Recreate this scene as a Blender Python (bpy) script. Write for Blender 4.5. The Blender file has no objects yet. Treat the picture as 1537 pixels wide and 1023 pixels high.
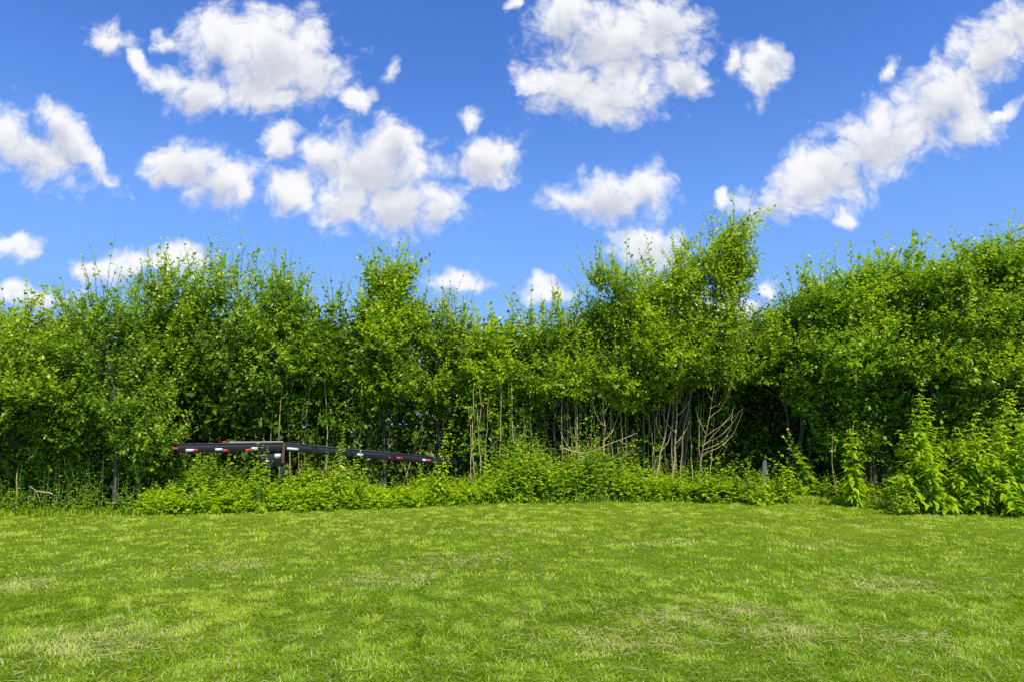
import bpy, math, random
import numpy as np

rng = np.random.default_rng(11)
random.seed(11)
S = bpy.context.scene
COL = S.collection
PI = math.pi
R = math.radians

# ------------------------------------------------------------------ camera
H = 1.6
F = 1025.0 / 1537.0            # focal length in picture widths
PITCH = math.atan((640 - 511.5) / 1025.0)
cp, sp = math.cos(PITCH), math.sin(PITCH)

def ray(px, py):
    x = (px - 768.5) / 1025.0
    y = -(py - 511.5) / 1025.0
    return x, cp - sp * y, sp + cp * y

def at(px, py, Y):
    """the world point seen at photo position (px, py), Y metres in front of the lens"""
    x, y, z = ray(px, py)
    k = Y / y
    return np.array([x * k, Y, H + z * k])

def gx(px, Y):
    x, y, z = ray(px, 640)
    return x / y * Y

cam = bpy.data.cameras.new('camera')
cam_o = bpy.data.objects.new('camera', cam)
COL.objects.link(cam_o)
cam_o.location = (0, 0, H)
cam_o.rotation_euler = (PI / 2 + PITCH, 0, 0)
cam.sensor_width = 36
cam.lens = 36 * F
cam.clip_start = 0.1
cam.clip_end = 3000
S.camera = cam_o

S.view_settings.view_transform = 'Standard'
S.view_settings.look = 'None'
S.view_settings.exposure = 0
S.view_settings.gamma = 1
S.render.engine = 'CYCLES'
cy = S.cycles
cy.max_bounces = 6; cy.diffuse_bounces = 3; cy.glossy_bounces = 2; cy.transmission_bounces = 4
cy.caustics_reflective = False; cy.caustics_refractive = False
cy.use_adaptive_sampling = False
cy.use_denoising = False
cy.sample_clamp_indirect = 3.0

# ------------------------------------------------------------------ helpers
def tag(o, label=None, cat=None, group=None, kind=None):
    if label: o['label'] = label
    if cat: o['category'] = cat
    if group: o['group'] = group
    if kind: o['kind'] = kind
    return o

def empty(name, loc, label=None, cat=None, group=None):
    o = bpy.data.objects.new(name, None)
    o.empty_display_size = 0.2
    COL.objects.link(o)
    o.location = [float(v) for v in loc]
    return tag(o, label, cat, group)

def obj(name, me, m, parent=None):
    """links a mesh given in world coordinates; children are moved into their thing's space"""
    o = bpy.data.objects.new(name, me)
    me.name = name
    COL.objects.link(o)
    if m is not None:
        me.materials.append(m)
    if parent is not None:
        o.parent = parent
        q, off = parent, np.zeros(3)
        while q is not None:
            off += np.array(q.location)
            q = q.parent
        n = len(me.vertices)
        co = np.empty(n * 3, np.float32)
        me.vertices.foreach_get('co', co)
        co = co.reshape(-1, 3) - off
        me.vertices.foreach_set('co', co.astype(np.float32).ravel())
        me.update()
    return o

class MB:
    """collects polygons and links them as one mesh"""
    def __init__(s):
        s.v, s.f, s.t, s.n, s.sm = [], [], [], 0, False
    def add(s, verts, faces, tint=None):
        verts = np.asarray(verts, np.float32).reshape(-1, 3)
        faces = np.asarray(faces, np.int64)
        s.v.append(verts)
        s.f.append(faces + s.n)
        s.t.append(np.zeros(len(verts), np.float32) if tint is None else np.asarray(tint, np.float32))
        s.n += len(verts)
    def mesh(s, name):
        me = bpy.data.meshes.new(name)
        if not s.v:
            return me
        v = np.concatenate(s.v)
        me.vertices.add(len(v))
        me.vertices.foreach_set('co', v.ravel())
        tot = np.concatenate([np.full(len(f), f.shape[1]) for f in s.f])
        idx = np.concatenate([f.ravel() for f in s.f])
        me.loops.add(len(idx))
        me.loops.foreach_set('vertex_index', idx.astype(np.int32))
        st = np.concatenate([[0], np.cumsum(tot)[:-1]])
        me.polygons.add(len(tot))
        me.polygons.foreach_set('loop_start', st.astype(np.int32))
        me.polygons.foreach_set('loop_total', tot.astype(np.int32))
        if s.sm:
            me.polygons.foreach_set('use_smooth', np.ones(len(tot), bool))
        me.update(calc_edges=True)
        a = me.attributes.new('tint', 'FLOAT', 'POINT')
        a.data.foreach_set('value', np.concatenate(s.t).astype(np.float32))
        return me
    def build(s, name, m, parent=None):
        return obj(name, s.mesh(name), m, parent)
    def box(s, c, ax, ay, az, bev=0.0):
        """a box from its centre and three half axes, with chamfered long edges when bev > 0"""
        c, ax, ay, az = [np.asarray(q, float) for q in (c, ax, ay, az)]
        if bev <= 0:
            vs = [c + i * ax + j * ay + k * az for k in (-1, 1) for j in (-1, 1) for i in (-1, 1)]
            s.add(vs, [(0, 2, 3, 1), (4, 5, 7, 6), (0, 1, 5, 4), (2, 6, 7, 3), (0, 4, 6, 2), (1, 3, 7, 5)])
        else:
            ly, lz = np.linalg.norm(ay), np.linalg.norm(az)
            by, bz = 1 - bev / ly, 1 - bev / lz
            prof = [(by, 1), (1, bz), (1, -bz), (by, -1), (-by, -1), (-1, -bz), (-1, bz), (-by, 1)]
            vs = [c + i * ax + j * ay + k * az for i in (-1, 1) for j, k in prof]
            s.add(vs, [(i, (i + 1) % 8, (i + 1) % 8 + 8, i + 8) for i in range(8)])
            s.add(vs[:8], [tuple(range(7, -1, -1))])
            s.add(vs[8:], [tuple(range(8))])

def unit(a):
    return a / np.maximum(np.linalg.norm(a, axis=-1, keepdims=True), 1e-9)

def tubes(mb, P, rad, k=5, tint=0.5):
    """P: (M,S,3) polylines, rad: (M,S)"""
    P = np.asarray(P, float); rad = np.asarray(rad, float)
    M, Sn, _ = P.shape
    T = np.gradient(P, axis=1)
    T = unit(T)
    ref = np.broadcast_to(np.array([0.36, 0.86, 0.21]), T.shape)
    A = unit(np.cross(T, ref)); B = np.cross(T, A)
    th = np.arange(k) * 2 * PI / k
    V = P[:, :, None, :] + rad[:, :, None, None] * (np.cos(th)[None, None, :, None] * A[:, :, None, :] + np.sin(th)[None, None, :, None] * B[:, :, None, :])
    V = V.reshape(-1, 3)
    i = np.arange(M)[:, None, None] * Sn * k + np.arange(Sn - 1)[None, :, None] * k
    j = np.arange(k)[None, None, :]
    jn = (j + 1) % k
    f = np.stack(np.broadcast_arrays(i + j, i + jn, i + k + jn, i + k + j), -1).reshape(-1, 4)
    tt = np.broadcast_to(np.asarray(tint, float).reshape(-1, 1) if np.ndim(tint) else np.full((M, 1), tint), (M, Sn * k)).ravel()
    mb.add(V, f, tt)

def leaves(mb, base, d, n, L, W, tint, droop=0.15, fold=0.22, seg=1):
    """leaf blades: base points, directions, normals, lengths, half widths"""
    d = unit(d)
    sd = unit(np.cross(d, n)); nn = np.cross(sd, d)
    L = L[:, None]; W = W[:, None]
    if seg == 1:
        tip = base + d * L - np.array([0, 0, 1.0]) * L * droop
        mid = base + d * L * 0.42
        l = mid + sd * W + nn * W * fold
        r = mid - sd * W + nn * W * fold
        V = np.stack([base, r, tip, l], 1).reshape(-1, 3)
        i = np.arange(len(base))[:, None] * 4
        f = np.concatenate([i + np.array([[0, 1, 2]]), i + np.array([[0, 2, 3]])], 0)
        mb.add(V, f, np.repeat(tint, 4))
    else:
        ts = [0, 0.22, 0.5, 0.78, 1.0]; ws = [0.0, 0.8, 1.0, 0.6, 0.0]
        rows = []
        for t, w in zip(ts, ws):
            c = base + d * L * t - np.array([0, 0, 1.0]) * L * droop * t * t
            if w == 0:
                rows.append(c[:, None])
            else:
                rows.append(np.stack([c + sd * W * w + nn * W * w * fold, c, c - sd * W * w + nn * W * w * fold], 1))
        V = np.concatenate(rows, 1)          # 1+3+3+3+1 = 11
        N = len(base)
        i = np.arange(N)[:, None] * 11
        tri = np.array([[0, 2, 1], [0, 3, 2], [7, 8, 10], [8, 9, 10]])
        quad = np.array([[1, 2, 5, 4], [2, 3, 6, 5], [4, 5, 8, 7], [5, 6, 9, 8]])
        V2 = V.reshape(-1, 3); tt = np.repeat(tint, 11)
        mb.add(V2, (i[:, :, None] + tri[None]).reshape(-1, 3), tt)
        f4 = (i[:, :, None] + quad[None]).reshape(-1, 4)
        mb.f.append(f4 + mb.n - len(V2))

def noise3(p, seed=0):
    """smooth value noise in [0,1]"""
    p = np.asarray(p, float)
    i = np.floor(p).astype(np.int64); f = p - i
    f = f * f * (3 - 2 * f)
    out = 0
    for c in range(8):
        o = np.array([c & 1, c >> 1 & 1, c >> 2 & 1])
        q = i + o
        h = (q[:, 0] * 374761393 + q[:, 1] * 668265263 + q[:, 2] * 2147483647 + seed * 1274126177) & 0xffffffff
        h = ((h ^ (h >> 13)) * 1274126177) & 0xffffffff
        h = (h ^ (h >> 16)) & 0xffff
        w = np.prod(np.where(o, f, 1 - f), axis=1)
        out = out + w * h / 65535.0
    return out

def n2(x, y, s, seed=0):
    return noise3(np.stack([x * s, y * s, np.zeros_like(x) + 0.5], 1), seed)

# ------------------------------------------------------------------ materials
def new_mat(name):
    m = bpy.data.materials.new(name)
    m.use_nodes = True
    nt = m.node_tree
    nt.nodes.clear()
    return m, nt

def nd(nt, typ, **kw):
    n = nt.nodes.new(typ)
    for k, v in kw.items():
        setattr(n, k, v)
    return n

def leaf_mat(name, stops, rough=0.34, trans=0.45, tcol=(1.25, 1.3, 0.5), spec=0.42):
    m, nt = new_mat(name)
    at_ = nd(nt, 'ShaderNodeAttribute', attribute_name='tint')
    cr = nd(nt, 'ShaderNodeValToRGB')
    while len(cr.color_ramp.elements) < len(stops):
        cr.color_ramp.elements.new(0.5)
    for e, (p, c) in zip(cr.color_ramp.elements, stops):
        e.position = p; e.color = (*c, 1)
    nt.links.new(at_.outputs['Fac'], cr.inputs[0])
    b = nd(nt, 'ShaderNodeBsdfPrincipled')
    b.inputs['Roughness'].default_value = rough
    b.inputs['Specular IOR Level'].default_value = spec
    nt.links.new(cr.outputs[0], b.inputs['Base Color'])
    t = nd(nt, 'ShaderNodeBsdfTranslucent')
    mx = nd(nt, 'ShaderNodeMix', data_type='RGBA', blend_type='MULTIPLY')
    mx.inputs[0].default_value = 1
    mx.inputs[7].default_value = (*tcol, 1)
    nt.links.new(cr.outputs[0], mx.inputs[6])
    nt.links.new(mx.outputs[2], t.inputs['Color'])
    ms = nd(nt, 'ShaderNodeMixShader')
    ms.inputs[0].default_value = trans
    nt.links.new(b.outputs[0], ms.inputs[1]); nt.links.new(t.outputs[0], ms.inputs[2])
    out = nd(nt, 'ShaderNodeOutputMaterial')
    nt.links.new(ms.outputs[0], out.inputs[0])
    return m

def bark_mat(name, c1, c2, scale=14, rough=0.85):
    m, nt = new_mat(name)
    tc = nd(nt, 'ShaderNodeTexCoord')
    mp = nd(nt, 'ShaderNodeMapping'); mp.inputs['Scale'].default_value = (1, 1, 0.25)
    no = nd(nt, 'ShaderNodeTexNoise'); no.inputs['Scale'].default_value = scale; no.inputs['Detail'].default_value = 5
    cr = nd(nt, 'ShaderNodeValToRGB')
    cr.color_ramp.elements[0].position = 0.32; cr.color_ramp.elements[0].color = (*c1, 1)
    cr.color_ramp.elements[1].position = 0.68; cr.color_ramp.elements[1].color = (*c2, 1)
    bp = nd(nt, 'ShaderNodeBump'); bp.inputs['Strength'].default_value = 0.5; bp.inputs['Distance'].default_value = 0.01
    b = nd(nt, 'ShaderNodeBsdfPrincipled'); b.inputs['Roughness'].default_value = rough
    out = nd(nt, 'ShaderNodeOutputMaterial')
    L = nt.links.new
    L(tc.outputs['Object'], mp.inputs[0]); L(mp.outputs[0], no.inputs['Vector']); L(no.outputs[0], cr.inputs[0])
    L(cr.outputs[0], b.inputs['Base Color']); L(no.outputs[0], bp.inputs['Height']); L(bp.outputs[0], b.inputs['Normal'])
    L(b.outputs[0], out.inputs[0])
    return m

G = [(0.0, (0.0569, 0.1229, 0.0031)), (0.40, (0.2786, 0.4382, 0.0061)), (0.75, (0.5137, 0.6521, 0.0102)), (1.0, (0.6995, 0.7568, 0.0407))]
G_COOL = [(0.0, (0.0438, 0.1154, 0.0040)), (0.40, (0.2350, 0.4062, 0.0092)), (0.75, (0.4481, 0.6093, 0.0142)), (1.0, (0.6557, 0.7483, 0.0508))]
G_WARM = [(0.0, (0.0634, 0.1283, 0.0021)), (0.40, (0.3115, 0.4650, 0.0050)), (0.75, (0.5465, 0.6734, 0.0092)), (1.0, (0.7322, 0.7568, 0.0407))]
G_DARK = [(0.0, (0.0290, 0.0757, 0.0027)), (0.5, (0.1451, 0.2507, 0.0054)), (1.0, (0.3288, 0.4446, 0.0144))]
G_BRIGHT = [(0.0, (0.0874, 0.1764, 0.0031)), (0.5, (0.3716, 0.5452, 0.0061)), (1.0, (0.7213, 0.7568, 0.0203))]
M_LEAF = leaf_mat('leaf_green', G)
M_COOL = leaf_mat('leaf_cool_green', G_COOL, rough=0.33)
M_WARM = leaf_mat('leaf_yellow_green', G_WARM)
M_DARK = leaf_mat('leaf_shade_green', G_DARK, rough=0.38)  # leaf green darkened so the thicket's shade is in its colour
M_WEED = leaf_mat('weed_green', G_BRIGHT, rough=0.42)
M_GRASS = leaf_mat('grass_green', [(0.0, (0.0878, 0.1764, 0.0060)), (0.35, (0.2779, 0.4361, 0.0080)), (0.65, (0.4876, 0.6076, 0.0180)), (0.82, (0.6436, 0.6370, 0.1300)), (1.0, (0.7802, 0.6664, 0.3600))], rough=0.5, trans=0.35, spec=0.35)
M_BARK = bark_mat('grey_brown_bark', (0.05, 0.042, 0.028), (0.13, 0.11, 0.075))
M_TWIG = bark_mat('green_brown_twig', (0.06, 0.065, 0.025), (0.14, 0.12, 0.05))
M_PALE = bark_mat('pale_dry_bark', (0.32, 0.235, 0.10), (0.62, 0.49, 0.26))
M_STEM = bark_mat('weed_stem_green', (0.07, 0.14, 0.02), (0.16, 0.25, 0.05))

# ------------------------------------------------------------------ light
SUN_EL, SUN_AZ = R(58), R(22)      # azimuth: to the right of straight behind the camera
sdir = np.array([math.sin(SUN_AZ) * math.cos(SUN_EL), -math.cos(SUN_AZ) * math.cos(SUN_EL), math.sin(SUN_EL)])
sl = bpy.data.lights.new('sun', 'SUN')
sl.energy = 5.0
sl.angle = R(0.53)
sl.color = (1.0, 0.955, 0.88)
so = bpy.data.objects.new('sun', sl)
COL.objects.link(so)
so.location = (0, 0, 30)
from mathutils import Vector
so.rotation_euler = Vector(sdir).to_track_quat('Z', 'Y').to_euler()

# ------------------------------------------------------------------ sky with clouds (world)
W = bpy.data.worlds.new('World')
S.world = W
W.use_nodes = True
nt = W.node_tree
nt.nodes.clear()
LK = nt.links.new
sky = nd(nt, 'ShaderNodeTexSky', sky_type='NISHITA')
sky.sun_disc = False
sky.sun_elevation = SUN_EL
sky.sun_rotation = PI - SUN_AZ      # the sky node measures from +Y towards +X
sky.altitude = 300
sky.air_density = 1.0
sky.dust_density = 0.3
sky.ozone_density = 3.0
tc = nd(nt, 'ShaderNodeTexCoord')
sep = nd(nt, 'ShaderNodeSeparateXYZ')
LK(tc.outputs['Generated'], sep.inputs[0])

def mth(op, a, b=None, c=None, clamp=False):
    n = nd(nt, 'ShaderNodeMath', operation=op, use_clamp=clamp)
    for i, q in enumerate((a, b, c)):
        if q is None: continue
        if isinstance(q, (int, float)): n.inputs[i].default_value = q
        else: LK(q, n.inputs[i])
    return n.outputs[0]

ysafe = mth('MAXIMUM', sep.outputs[1], 0.05)
u = mth('DIVIDE', sep.outputs[0], ysafe)
v = mth('DIVIDE', sep.outputs[2], ysafe)
cmb = nd(nt, 'ShaderNodeCombineXYZ')
LK(u, cmb.inputs[0]); LK(v, cmb.inputs[1])
P0 = cmb.outputs[0]

# the clouds: (centre x, centre y, half width, half height, tilt) in photo measures, turned into sky directions
CL = [(400,82,112,74,0),(335,62,62,58,0),(468,112,58,52,0),(300,135,52,30,0),(255,120,52,22,10),(250,68,26,20,0),(165,60,42,24,12),(212,98,40,14,40),(540,146,30,22,0),(400,140,110,28,0),
      (45,225,82,40,36),(112,215,92,26,42),(5,205,50,42,20),(90,180,38,24,20),(150,250,40,16,45),
      (285,240,58,38,10),(335,275,56,38,10),(250,250,36,24,0),(360,285,30,24,0),
      (560,245,98,62,0),(600,305,92,50,0),(490,232,46,36,0),(432,288,38,34,0),(422,215,28,34,20),(598,205,34,42,-15),(662,305,42,34,0),(520,300,60,44,0),
      (725,237,54,40,0),(712,178,20,22,0),(760,225,20,18,0),
      (582,104,15,24,10),
      (930,62,128,62,0),(858,132,86,48,0),(935,135,84,42,0),(850,22,54,46,0),(1030,108,34,35,0),(995,28,66,52,0),(900,165,60,24,0),(800,135,32,26,0),
      (1150,110,37,42,10),(1110,86,20,30,0),(1160,75,20,20,0),
      (1337,105,20,30,25),
      (1165,308,70,34,-8),(1240,258,98,56,-28),(1325,212,105,60,-26),(1418,152,92,56,-35),(1485,75,88,46,-38),(1532,35,52,44,0),(1450,190,50,34,-20),(1080,300,16,18,0),(1256,325,24,16,0),
      (915,292,82,40,0),(975,278,44,30,0),(862,296,40,25,0),
      (975,367,56,34,0),(820,435,42,20,0),(810,424,22,16,0),(685,423,56,19,0),(220,394,92,28,0),(150,395,56,15,0),(275,386,40,22,0),(10,370,50,24,0),(60,438,80,16,0),(1150,435,28,18,0),(1090,470,60,24,0),
      (772,4,14,16,0),(1500,175,44,10,-18)]
CLOUDS = []
def uv(px, py):
    x, y, z = ray(px, py)
    return x / y, z / y
for q in CL:
    (cx, cy_, rx, ry, a) = q[:5]
    rx *= 1.02; ry *= 1.02
    c = uv(cx, cy_)
    e = uv(cx + 1, cy_); g = uv(cx, cy_ - 1)
    CLOUDS.append((c[0], c[1], rx * (e[0] - c[0]), ry * (g[1] - c[1]), -R(a), q[5] if len(q) > 5 else (1.0 if min(rx, ry) > 24 else 0.88)))

def warp(src, amt, scale, det):
    n = nd(nt, 'ShaderNodeTexNoise'); n.inputs['Scale'].default_value = scale; n.inputs['Detail'].default_value = det
    LK(src, n.inputs['Vector'])
    s = nd(nt, 'ShaderNodeVectorMath', operation='SUBTRACT'); LK(n.outputs['Color'], s.inputs[0]); s.inputs[1].default_value = (0.5, 0.5, 0.5)
    a = nd(nt, 'ShaderNodeVectorMath', operation='MULTIPLY_ADD'); LK(s.outputs[0], a.inputs[0]); a.inputs[1].default_value = (amt, amt, 0); LK(src, a.inputs[2])
    return a.outputs[0]

def field(src, cl):
    """1 in the heart of a cloud, 0 at its rim, below 0 outside"""
    acc = None
    for (cx, cy_, rx, ry, a, w) in cl:
        mp = nd(nt, 'ShaderNodeMapping', vector_type='TEXTURE')
        mp.inputs['Location'].default_value = (cx, cy_, 0)
        mp.inputs['Rotation'].default_value = (0, 0, a)
        mp.inputs['Scale'].default_value = (rx, ry, 1)
        LK(src, mp.inputs[0])
        ln = nd(nt, 'ShaderNodeVectorMath', operation='LENGTH')
        LK(mp.outputs[0], ln.inputs[0])
        o = ln.outputs['Value']
        if w < 1: o = mth('ADD', o, 1 - w)
        if acc is None: acc = o
        else: acc = mth('SMOOTH_MIN', acc, o, 0.30)
    return mth('SUBTRACT', 1.0, acc)

def fbm(src, scale, det, rough, off=(0, 0, 0)):
    mp = nd(nt, 'ShaderNodeMapping'); mp.inputs['Location'].default_value = off
    LK(src, mp.inputs[0])
    n = nd(nt, 'ShaderNodeTexNoise'); n.inputs['Scale'].default_value = scale; n.inputs['Detail'].default_value = det; n.inputs['Roughness'].default_value = rough
    LK(mp.outputs[0], n.inputs['Vector'])
    return n.outputs[0]

def smooth(val, lo, hi):
    mr = nd(nt, 'ShaderNodeMapRange', interpolation_type='SMOOTHSTEP')
    mr.inputs[1].default_value = lo; mr.inputs[2].default_value = hi
    LK(val, mr.inputs[0])
    return mr.outputs[0]

SKY_K = 0.10
skym = nd(nt, 'ShaderNodeMix', data_type='RGBA', blend_type='MULTIPLY'); skym.inputs[0].default_value = 1
LK(sky.outputs[0], skym.inputs[6]); skym.inputs[7].default_value = (0.84, 1.34, 2.24, 1)

hz = nd(nt, 'ShaderNodeMix', data_type='RGBA')          # the paler air toward the horizon
LK(mth('MULTIPLY', smooth(mth('MULTIPLY', sep.outputs[2], -1.0), -0.52, 0.0), 0.88), hz.inputs[0])
LK(skym.outputs[2], hz.inputs[6]); hz.inputs[7].default_value = (2.55, 4.75, 8.7, 1)
skym = hz

def cloudy(cl):
    """the sky with the clouds of one quarter, as a Background"""
    Pw = warp(P0, 0.060, 8.0, 2)
    Pw2 = warp(Pw, 0.042, 24.0, 5)
    F0 = field(Pw2, cl)
    nA = fbm(P0, 17, 8, 0.58)
    vo = nd(nt, 'ShaderNodeTexVoronoi', voronoi_dimensions='2D', feature='F1')
    vo.inputs['Scale'].default_value = 30; vo.inputs['Detail'].default_value = 2.0; vo.inputs['Roughness'].default_value = 0.55; vo.inputs['Lacunarity'].default_value = 2.3
    LK(Pw2, vo.inputs['Vector'])
    nB = mth('SUBTRACT', 0.92, vo.outputs['Distance'])
    d0 = mth('MULTIPLY_ADD', mth('SUBTRACT', nA, 0.5), 1.45, F0)
    d0 = mth('MULTIPLY_ADD', mth('SUBTRACT', nB, 0.5), 0.42, d0)
    alpha = smooth(d0, -0.38, 0.50)
    # the shade inside: deeper under a thick body of cloud than at its rim
    nC = fbm(Pw, 9, 5, 0.55, (0, 0.035, 0))
    up = nd(nt, 'ShaderNodeVectorMath', operation='ADD'); LK(P0, up.inputs[0]); up.inputs[1].default_value = (0.004, 0.028, 0)
    F1 = field(up.outputs[0], cl)
    d1 = mth('MULTIPLY_ADD', mth('SUBTRACT', nC, 0.5), 1.8, F1)
    d1 = mth('MULTIPLY_ADD', mth('SUBTRACT', nB, 0.5), -0.30, d1)
    cc = nd(nt, 'ShaderNodeMix', data_type='RGBA')
    LK(smooth(d1, 0.05, 1.20), cc.inputs[0])
    cc.inputs[6].default_value = (0.97, 0.975, 0.995, 1)
    cc.inputs[7].default_value = (0.62, 0.655, 0.75, 1)
    scl = nd(nt, 'ShaderNodeVectorMath', operation='SCALE'); scl.inputs['Scale'].default_value = 1.0 / SKY_K
    LK(cc.outputs[2], scl.inputs[0])
    fm = nd(nt, 'ShaderNodeMix', data_type='RGBA')
    LK(mth('MULTIPLY', alpha, 0.985), fm.inputs[0])
    LK(skym.outputs[2], fm.inputs[6]); LK(scl.outputs[0], fm.inputs[7])
    bg = nd(nt, 'ShaderNodeBackground'); bg.inputs['Strength'].default_value = SKY_K
    LK(fm.outputs[2], bg.inputs[0])
    return bg.outputs[0]

def split(fac, sh0, sh1):
    ms = nd(nt, 'ShaderNodeMixShader')
    LK(fac, ms.inputs[0]); LK(sh0, ms.inputs[1]); LK(sh1, ms.inputs[2])
    return ms.outputs[0]

def quarter(u0, u1, v0, v1):
    k = 1.35
    return [c for c in CLOUDS if c[0] + k * max(c[2], c[3]) + 0.04 > u0 and c[0] - k * max(c[2], c[3]) - 0.04 < u1 and c[1] + k * max(c[2], c[3]) + 0.04 > v0 and c[1] - k * max(c[2], c[3]) - 0.04 < v1]

# the sky is cut into panels so that each ray only works through the clouds near it
US = [-2, -0.40, -0.10, 0.20, 0.45, 2]; VM = 0.34
cols = []
for k in range(5):
    lo = cloudy(quarter(US[k], US[k + 1], -1, VM))
    hi = cloudy(quarter(US[k], US[k + 1], VM, 3))
    cols.append(split(mth('GREATER_THAN', v, VM), lo, hi))
sh = cols[0]
for k in range(1, 5):
    sh = split(mth('GREATER_THAN', u, US[k]), sh, cols[k])
clear = nd(nt, 'ShaderNodeBackground'); clear.inputs['Strength'].default_value = SKY_K
LK(skym.outputs[2], clear.inputs[0])
infront = mth('MULTIPLY', mth('GREATER_THAN', sep.outputs[1], 0.25), mth('MULTIPLY', mth('GREATER_THAN', v, 0.04), mth('LESS_THAN', v, 1.1)))
wo = nd(nt, 'ShaderNodeOutputWorld')
LK(split(infront, clear.outputs[0], sh), wo.inputs[0])
W.cycles.sampling_method = 'MANUAL'
W.cycles.sample_map_resolution = 512

# ------------------------------------------------------------------ ground
EDGE = [(-500,12.6),(0,12.6),(200,12.75),(400,13.3),(770,14.5),(1000,15.1),(1140,15.0),(1300,14.4),(1345,12.9),(1537,12.6),(2000,12.4)]
EX = np.array([gx(p, y) for p, y in EDGE]); EY = np.array([y for p, y in EDGE])
def edge(x):
    return np.interp(x, EX, EY)

def gz(x, y):
    """the lawn's gentle unevenness"""
    x = np.asarray(x, float); y = np.asarray(y, float)
    h = (n2(x.ravel(), y.ravel(), 0.35, 3) - 0.5) * 0.10 + (n2(x.ravel(), y.ravel(), 1.3, 4) - 0.5) * 0.035
    w = np.clip(1 - (np.hypot(x.ravel(), y.ravel() - 8) - 30) / 20, 0, 1)
    return (h * w).reshape(x.shape)

g = MB()
xs = np.concatenate([[-900, -300, -100, -60], np.arange(-40, 40.01, 0.4), [60, 100, 300, 900]])
ys = np.concatenate([[-300, -60, -20], np.arange(-6, 30.01, 0.4), [40, 60, 100, 300, 1200]])
X, Y = np.meshgrid(xs, ys)
nx = len(xs)
i = (np.arange(len(ys) - 1)[:, None] * nx + np.arange(nx - 1)[None]).ravel()
g.sm = True
g.add(np.stack([X, Y, gz(X, Y)], -1).reshape(-1, 3), np.stack([i, i + 1, i + nx + 1, i + nx], 1))
m, nt2 = new_mat('lawn_soil')
tcg = nd(nt2, 'ShaderNodeTexCoord')
na = nd(nt2, 'ShaderNodeTexNoise'); na.inputs['Scale'].default_value = 40; na.inputs['Detail'].default_value = 6
nb = nd(nt2, 'ShaderNodeTexNoise'); nb.inputs['Scale'].default_value = 0.7; nb.inputs['Detail'].default_value = 4
cr = nd(nt2, 'ShaderNodeValToRGB')
cr.color_ramp.elements[0].color = (0.055, 0.100, 0.006, 1); cr.color_ramp.elements[0].position = 0.3
cr.color_ramp.elements[1].color = (0.19, 0.28, 0.014, 1); cr.color_ramp.elements[1].position = 0.7
mxg = nd(nt2, 'ShaderNodeMix', data_type='FLOAT'); mxg.inputs[0].default_value = 0.35
b = nd(nt2, 'ShaderNodeBsdfPrincipled'); b.inputs['Roughness'].default_value = 0.95; b.inputs['Specular IOR Level'].default_value = 0.1
bp = nd(nt2, 'ShaderNodeBump'); bp.inputs['Distance'].default_value = 0.02
og = nd(nt2, 'ShaderNodeOutputMaterial')
L2 = nt2.links.new
L2(tcg.outputs['Object'], na.inputs['Vector']); L2(tcg.outputs['Object'], nb.inputs['Vector'])
L2(na.outputs[0], mxg.inputs[2]); L2(nb.outputs[0], mxg.inputs[3]); L2(mxg.outputs[0], cr.inputs[0])
L2(cr.outputs[0], b.inputs['Base Color']); L2(na.outputs[0], bp.inputs['Height']); L2(bp.outputs[0], b.inputs['Normal']); L2(b.outputs[0], og.inputs[0])
tag(g.build('ground', m), kind='structure')

# ------------------------------------------------------------------ grass
DRY = [(930,965,.55,.20),(150,965,.75,.28),(1330,877,.65,.22),(1345,955,.30,.14),(570,872,.6,.22),(690,845,.7,.25),(1240,818,.7,.3),(20,880,.5,.22),(1010,930,.45,.18),(1180,950,.5,.2),(980,815,1.0,.25),(330,850,.6,.2),(760,800,1.2,.3),(1120,915,.35,.14)]
DW = []
for (px, py, a, b_) in DRY:
    x, y, z = ray(px, py)
    k = -H / z
    DW.append((x * k, y * k, a, b_))

def dryness(x, y):
    d = np.zeros_like(x)
    wob = n2(x, y, 3.0, 21) * 1.3 + n2(x, y, 9.0, 22) * 0.8
    for (cx, cy, a, b_) in DW:
        q = 1.25 * np.sqrt(((x - cx) / a) ** 2 + ((y - cy) / (b_ * 1.8)) ** 2)
        d = np.maximum(d, np.clip(1.35 - q * (0.35 + 0.6 * wob), 0, 1))
    return d

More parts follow.
